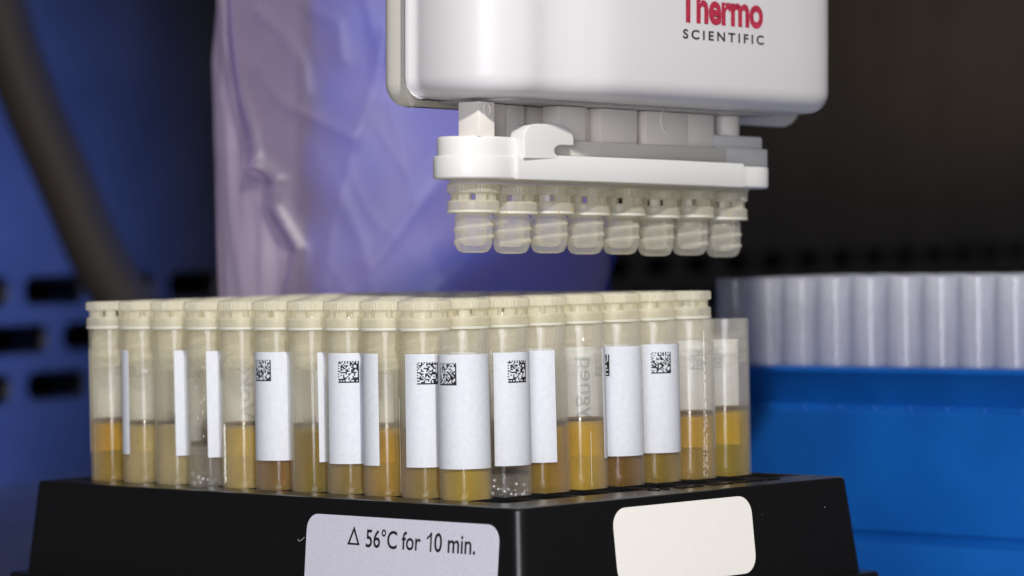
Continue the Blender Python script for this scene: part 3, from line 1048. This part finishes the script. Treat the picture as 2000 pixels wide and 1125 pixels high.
mould_mark(11.2, 17.0, 5.05, 1.7, 1.9, 4.3, 0.28)

# caps gripped in the collar: each its own thing
NAMES = ['first, nearest and leftmost', 'second from the left', 'third from the left', 'fourth from the left', 'fifth from the left', 'sixth from the left', 'seventh from the left', 'last, farthest and rightmost']
for k in range(8):
    rnd = random.Random(50+k)
    c = link('screw_cap', CAP)
    c.matrix_world = dmat @ Matrix.Translation(((-31.5+9*k)*S, 0, rnd.uniform(-0.12, 0.12)*S)) @ Matrix.Rotation(rnd.uniform(0, 6.28), 4, 'Z')
    link('sealing_ring', SEAL, c)
    tag(c, 'translucent screw cap gripped under the decapper, %s of the eight' % NAMES[k], 'screw cap', 'caps held by the decapper')

# ------------------------------------------------------------------ the blue rack with frosted tubes behind
B0 = Vector((46.0, 190.0)); BV = Vector((0.7071, 0.7071)); BU = Vector((0.7071, -0.7071))
# rack local x runs back-right (BV), local y runs left-far (-BU)
brot = math.atan2(BV.y, BV.x)
NY = 12
near = B0+BU*(9*(NY-1)+13.0)-BV*9.0
brack = empty('tube_rack', (near.x, near.y, TABLE_Z), brot)
tag(brack, 'bright blue plastic tube rack full of frosted tubes behind the black rack', 'tube rack')
def blue_body():
    mb = MB()
    L, Wd = 9*(NY-1)+26.0, 80.0
    z0 = -TABLE_Z
    outl = lambda d, z, r=3.0: [(p[0], p[1], z) for p in round_rect(-d, Wd+d, -d, L+d, r, 5)]
    rings = [outl(-2.0, z0+14.6), outl(0.1, z0+14.5), outl(0.5, z0+14.1), outl(0.5, z0+13.5), outl(0.1, z0+13.1), outl(-1.5, z0+6.9), outl(-1.3, z0+6.5), outl(2.0, z0+6.3), outl(2.5, z0+5.8), outl(4.6, z0-17.0), outl(4.2, z0-17.6), outl(4.2, z0-18.6), outl(7.0, z0-19.2), outl(7.4, z0-19.8), outl(8.2, 0.02)]
    mb.add(*loft(rings, True, True))
    return mb
bb = blue_body()
bb.obj('rack_body', M['rack_blue'], brack, angle=35)
rb = MB()
for k in range(NY):                      # row of small ribs along the ledge
    y = 13.0+9*k
    rb.box(-2.2, 1.0, y-0.6, y+0.6, -TABLE_Z+6.15, -TABLE_Z+7.3)
bevel(rb.obj('ledge_ribs', M['rack_blue'], brack), 0.15, 1)
LW = ['leftmost', 'second', 'third', 'fourth', 'fifth', 'sixth', 'seventh', 'eighth', 'ninth']
for r_ in range(5):
    for k in range(-0, 10):
        p = B0+BU*(9*k)+BV*(9*r_)
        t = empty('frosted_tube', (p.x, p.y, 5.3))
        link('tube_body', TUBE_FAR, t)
        if k > 8 and r_ == 0:
            lab = 'frosted empty tube at the right edge of the photo in the blue rack'
        elif r_ == 0:
            lab = 'frosted tube in the front row of the blue rack, %s from its left end' % (LW[k] if k else 'first')
        else:
            lab = 'frosted empty tube in the inner rows of the blue rack'
        tag(t, lab, 'frosted tube', 'frosted tubes in the blue rack' if r_ == 0 else 'inner frosted tubes in the blue rack')

# ------------------------------------------------------------------ the operator's arm in a crumpled plastic sleeve
person = empty('person', (-18, 205, 30))
tag(person, 'arm of a person in a blue gown under a crumpled clear plastic sleeve', 'person')
def px_xz(px, py):
    return ((px-1000)/9.75, 42.1+(458-0.02*(px-1000)-py)/9.75)
FOLDS = [([(455, -60), (462, 60), (478, 170), (500, 250), (512, 320)], 4.2, 1.7),
         ([(512, 320), (545, 345), (538, 400), (560, 440), (583, 485), (575, 530), (556, 590)], 4.5, 1.6),
         ([(500, 300), (505, 380), (520, 470), (505, 590)], 2.5, 2.2),
         ([(505, 10), (560, 60), (597, 120), (598, 175), (580, 205)], 3.5, 2.2),
         ([(560, -30), (610, 10), (665, 40), (672, 110)], 2.5, 2.2),
         ([(500, 120), (545, 185), (590, 215), (640, 240), (690, 265)], 2.6, 1.6),
         ([(760, 60), (735, 160), (700, 250), (665, 370), (640, 440), (625, 560)], 2.4, 2.2),
         ([(640, 330), (700, 470), (720, 590)], 1.6, 2.6),
         ([(880, 330), (800, 420), (720, 520)], 1.8, 2.2),
         ([(1000, 430), (880, 540), (800, 600)], 1.6, 2.4),
         ([(430, 180), (445, 300), (450, 420), (470, 590)], 2.0, 2.0)]
FOLDS = [([px_xz(*p) for p in pl], h*(0.55 if h > 4 else 0.26), w*(0.6 if h > 4 else 0.75)) for pl, h, w in FOLDS]
def seg_dist(px, pz, a, b):
    dx, dz = b[0]-a[0], b[1]-a[1]
    L = dx*dx+dz*dz
    t = max(0, min(1, ((px-a[0])*dx+(pz-a[1])*dz)/L))
    return math.hypot(px-a[0]-t*dx, pz-a[1]-t*dz)
def fold_h(x, z):
    h = 0
    for pl, hh, w in FOLDS:
        d = min(seg_dist(x, z, pl[i], pl[i+1]) for i in range(len(pl)-1))
        if d < 3*w:
            h += hh*(1-d/(1.6*w) if d < 1.6*w*0.7 else 0.3*max(0, (3*w-d)/(3*w-1.12*w)))
    return h
def crease(x, y, z):
    d = 1.3*noise.noise(Vector((x*0.045, y*0.045, z*0.02)))
    a = noise.noise(Vector((x*0.06+3+0.012*z, y*0.06, z*0.012)))
    b = noise.noise(Vector((x*0.13+0.05*z, y*0.13+9, z*0.05)))
    c = noise.noise(Vector((x*0.11-0.06*z, y*0.11+19, z*0.06)))
    d += 0.22*(1-min(1, abs(a)*2.4))**2+0.10*(1-min(1, abs(b)*3.0))**2
    return d
def sleeve():
    mb = MB(); rings = []
    nz, na = 170, 300
    for k in range(nz+1):
        z = 4+146*k/nz
        cx = -20.5+1.2*math.sin(z*0.05)+0.03*(z-60)
        rx = 40.0+1.3*math.sin((z-20)*0.045)
        ry = 32.0
        ring = []
        for i in range(na):
            a = 2*PI*i/na
            # start at the back; front of the sleeve faces -y
            x = cx+rx*math.sin(a); y = 205+ry*math.cos(a)
            nx, ny = math.sin(a), math.cos(a)
            d = crease(x, y, z)
            if ny < 0.15:
                d += fold_h(x, z)*min(1.0, (0.15-ny)/0.3)
            ring.append((x+nx*d-0.0, y+ny*d, z))
        rings.append(ring)
    mb.add(*loft(rings, False, False))
    return mb
sl = sleeve()
o = sl.obj('plastic_oversleeve', M['sleeve'], person, angle=0)
o.location = (18*S, -205*S, -30*S)
def arm():
    mb = MB(); rings = []
    for k in range(41):
        z = 2+150*k/40
        ring = []
        for i in range(72):
            a = 2*PI*i/72
            x = -10.5+32.5*math.sin(a)+0.03*(z-60); y = 207+24*math.cos(a)
            d = 1.6*noise.noise(Vector((x*0.07, y*0.07, z*0.09)))+0.7*math.sin(z*0.35+2.5*math.sin(a*2))
            ring.append((x+math.sin(a)*d, y+math.cos(a)*d, z))
        rings.append(ring)
    mb.add(*loft(rings, True, True))
    return mb
o = arm().obj('gown_sleeve', M['gown'], person, angle=0)
o.location = (18*S, -205*S, -30*S)

def flap():
    """gathered edge of the sleeve: a second, doubled-over layer on its left side, ending at the zigzag seam"""
    seam = [px_xz(*p) for p in [(448, -90), (456, -40), (464, 60), (480, 170), (500, 250), (514, 320), (545, 350), (540, 400), (560, 440), (583, 485), (576, 530), (556, 600), (560, 760)]]
    seam = sorted(seam, key=lambda q: q[1])
    def sx(z):
        for a, b in zip(seam, seam[1:]):
            if a[1] <= z <= b[1]:
                return a[0]+(b[0]-a[0])*(z-a[1])/(b[1]-a[1])
        return seam[0][0] if z < seam[0][1] else seam[-1][0]
    mb = MB(); v = []; f = []
    nz, na = 140, 60
    for k in range(nz+1):
        z = 14+125*k/nz
        cx = -20.5+1.2*math.sin(z*0.05)+0.03*(z-60)
        rx = 40.0+1.3*math.sin((z-20)*0.045)
        a1 = math.asin(max(-0.999, min(0.999, (sx(z)-cx)/rx)))
        for i in range(na+1):
            a = -0.60*PI+(a1+0.60*PI)*i/na
            nx, ny = math.sin(a), -math.cos(a)
            x, y = cx+rx*nx, 205+32*ny
            d = 1.3+crease(x, y, z)+0.7*noise.noise(Vector((x*0.3, y*0.3, z*0.05+3)))
            if ny < -0.15: d += 0.8*fold_h(x, z)*min(1.0, (-0.15-ny)/0.3)
            d += 1.2*math.exp(-((1-i/na)/0.08)**2)
            v.append((x+nx*d, y+ny*d, z))
    for k in range(nz):
        for i in range(na):
            b = k*(na+1)+i
            f.append((b, b+1, b+na+2, b+na+1))
    mb.add(v, f)
    return mb
o = flap().obj('gathered_fold', M['fold'], person, angle=0)
o.location = (18*S, -205*S, -30*S)

# ------------------------------------------------------------------ small traces: droplets, frost, scratches, dried residue, dust
def drop_mat():
    m, nt, out = new_mat('clear_droplets')
    tr = nd(nt, 'ShaderNodeBsdfTransparent'); tr.inputs['Color'].default_value = (0.9, 0.9, 0.9, 1)
    d = nd(nt, 'ShaderNodeBsdfDiffuse'); d.inputs['Color'].default_value = (0.8, 0.8, 0.82, 1)
    g = nd(nt, 'ShaderNodeBsdfGlossy'); g.inputs['Roughness'].default_value = 0.06
    s_ = mix(nt, tr.outputs[0], d.outputs[0], 0.22)
    nt.links.new(mix(nt, s_, g.outputs[0], 0.14), out.inputs[0])
    return m
M['drop'] = drop_mat()
M['scratch'] = simple('whitened_scratch', (0.85, 0.84, 0.78), 0.5, 0, 0.4)
def blob(mb, c, r, sq=(1, 1, 1), n=6, m_=4):
    v = []; f = []
    for i in range(m_+1):
        t = PI*i/m_
        for k in range(n):
            a = 2*PI*k/n
            v.append((c[0]+r*sq[0]*math.sin(t)*math.cos(a), c[1]+r*sq[1]*math.sin(t)*math.sin(a), c[2]+r*sq[2]*math.cos(t)))
    for i in range(m_):
        for k in range(n):
            f.append((i*n+k, i*n+(k+1) % n, (i+1)*n+(k+1) % n, (i+1)*n+k))
    mb.add(v, f)
def find(label_start):
    return [o for o in bpy.data.objects if o.get('label', '').startswith(label_start)][0]
def droplets(tube, n, a0, a1, z0, z1, r0, r1, seed, name='droplets', rad=3.6, mat='drop'):
    rnd = random.Random(seed); mb = MB()
    for _ in range(n):
        a = math.radians(rnd.uniform(a0, a1)); dx, dy = dirv(a)
        rr = rad+rnd.uniform(-0.1, 0.1)
        blob(mb, (dx*rr, dy*rr, z0+(z1-z0)*rnd.random()**1.5), rnd.uniform(r0, r1))
    o = mb.obj(name, M[mat], tube)
    o['kind'] = 'stuff'
droplets(find('capped tube with clear grey'), 30, -60, 5, 8.5, 19, 0.05, 0.22, 3)
droplets(find('capped tube with clear grey'), 22, -80, 60, 0.2, 2.2, 0.10, 0.40, 4, 'frost')
droplets(find('open tube with clear contents'), 34, -60, 80, 0.2, 2.6, 0.08, 0.36, 5, 'frost')
droplets(find('open uncapped tube of honey'), 10, -60, 70, 23.5, 26.3, 0.05, 0.14, 6)
droplets(find('open tube of amber liquid'), 12, -20, 80, 20, 26, 0.05, 0.16, 7)
droplets(find('open tube of dark amber'), 24, -50, 60, -0.2, 1.8, 0.05, 0.12, 8)
droplets(find('open tube of pale gold'), 18, -50, 60, 0.0, 1.2, 0.05, 0.12, 9)
droplets(find('capped tube of brown amber'), 16, -60, 60, 0.3, 1.6, 0.05, 0.12, 10)
droplets(find('capped tube of tan liquid'), 14, -60, 60, 0.2, 1.4, 0.05, 0.12, 12)
droplets(find('open tube of bright gold'), 8, -40, 40, 14, 25, 0.05, 0.13, 13)
def scratch(tube, ang, z0, z1, w0, w1, seed):
    rnd = random.Random(seed); mb = MB()
    N = 110
    for k in range(N):
        z = z0+(z1-z0)*k/N
        for q in range(2):
            a = math.radians(ang+rnd.uniform(-1, 1)*(w0+(w1-w0)*(1-k/N)))
            dx, dy = dirv(a); rr = r_out(z)+0.01
            blob(mb, (dx*rr, dy*rr, z+rnd.uniform(-0.3, 0.3)), rnd.uniform(0.025, 0.06), (0.6, 0.6, rnd.uniform(3, 9)), 5, 3)
    o = mb.obj('scratches', M['scratch'], tube); o['kind'] = 'stuff'
scratch(find('open tube of pale orange'), 32, 0.6, 25.0, 0.6, 7.0, 1)
scratch(find('capped tube of cloudy pale orange'), -55, 1.0, 10.5, 3.0, 5.0, 2)
def seam(tube, ang, z0=0.3, z1=25):
    mb = MB(); v = []
    for z in (z0, z1):
        for da in (-0.32, 0.32):
            dx, dy = dirv(math.radians(ang+da)); rr = r_out(z)+(0.012)
            v.append((dx*rr, dy*rr, z))
    mb.add(v, [(0, 1, 3, 2)])
    mb.obj('mould_seam', M['scratch'], tube, smooth=False)
seam(find('capped tube of deep yellow'), -48); seam(find('capped tube of olive yellow'), -58); seam(find('open tube of honey liquid'), 20, 0.5, 9.5)
seam(find('capped tube of cloudy tan'), -62); seam(find('capped tube of amber liquid with'), 28, 0.4, 16)
# dried residue on the cap rims
caps = sorted([o for o in bpy.data.objects if o.get('category') == 'screw cap'], key=lambda o: o.name)
for n_, o in enumerate(caps):
    rnd = random.Random(90+n_); mb = MB()
    inv = o.matrix_world.to_3x3().inverted()
    for _ in range(rnd.randint(3, 6)):
        a = rnd.uniform(-0.7, 1.4)
        d = inv @ Vector((math.sin(a), -math.cos(a), 0)); d.z = 0; d.normalize()
        blob(mb, (d.x*4.42, d.y*4.42, rnd.uniform(0.0, 0.7)), rnd.uniform(0.05, 0.14), (1, 1, rnd.uniform(0.7, 1.6)), 5, 3)
    q = mb.obj('dried_residue', M['residue'], o); q['kind'] = 'stuff'
dust = MB(); rnd = random.Random(77)
for _ in range(13):
    side = 0 if rnd.random() < 0.65 else 1
    p = side_pt(side, rnd.uniform(6, 112 if side == 0 else 74), rnd.uniform(-16.5, -0.8), 0.02)
    blob(dust, p, rnd.uniform(0.015, 0.05), (1, 1, 1), 5, 3)
for _ in range(24):
    blob(dust, (rnd.uniform(0.8, 78), rnd.uniform(0.8, 8.5), 0.02), rnd.uniform(0.02, 0.07), (1, 1, 0.6), 5, 3)
q = rack_child(dust, 'dust', M['lint']); q['kind'] = 'stuff'
lint = MB()
tube_along(lint, spline3([side_pt(0, 50.6, -7.0, 0.1), side_pt(0, 49.9, -7.3, 0.5), side_pt(0, 49.2, -6.9, 0.3), side_pt(0, 49.0, -6.6, 0.2)], 5), 0.025, 5)
rack_child(lint, 'lint_fibre', M['lint'])
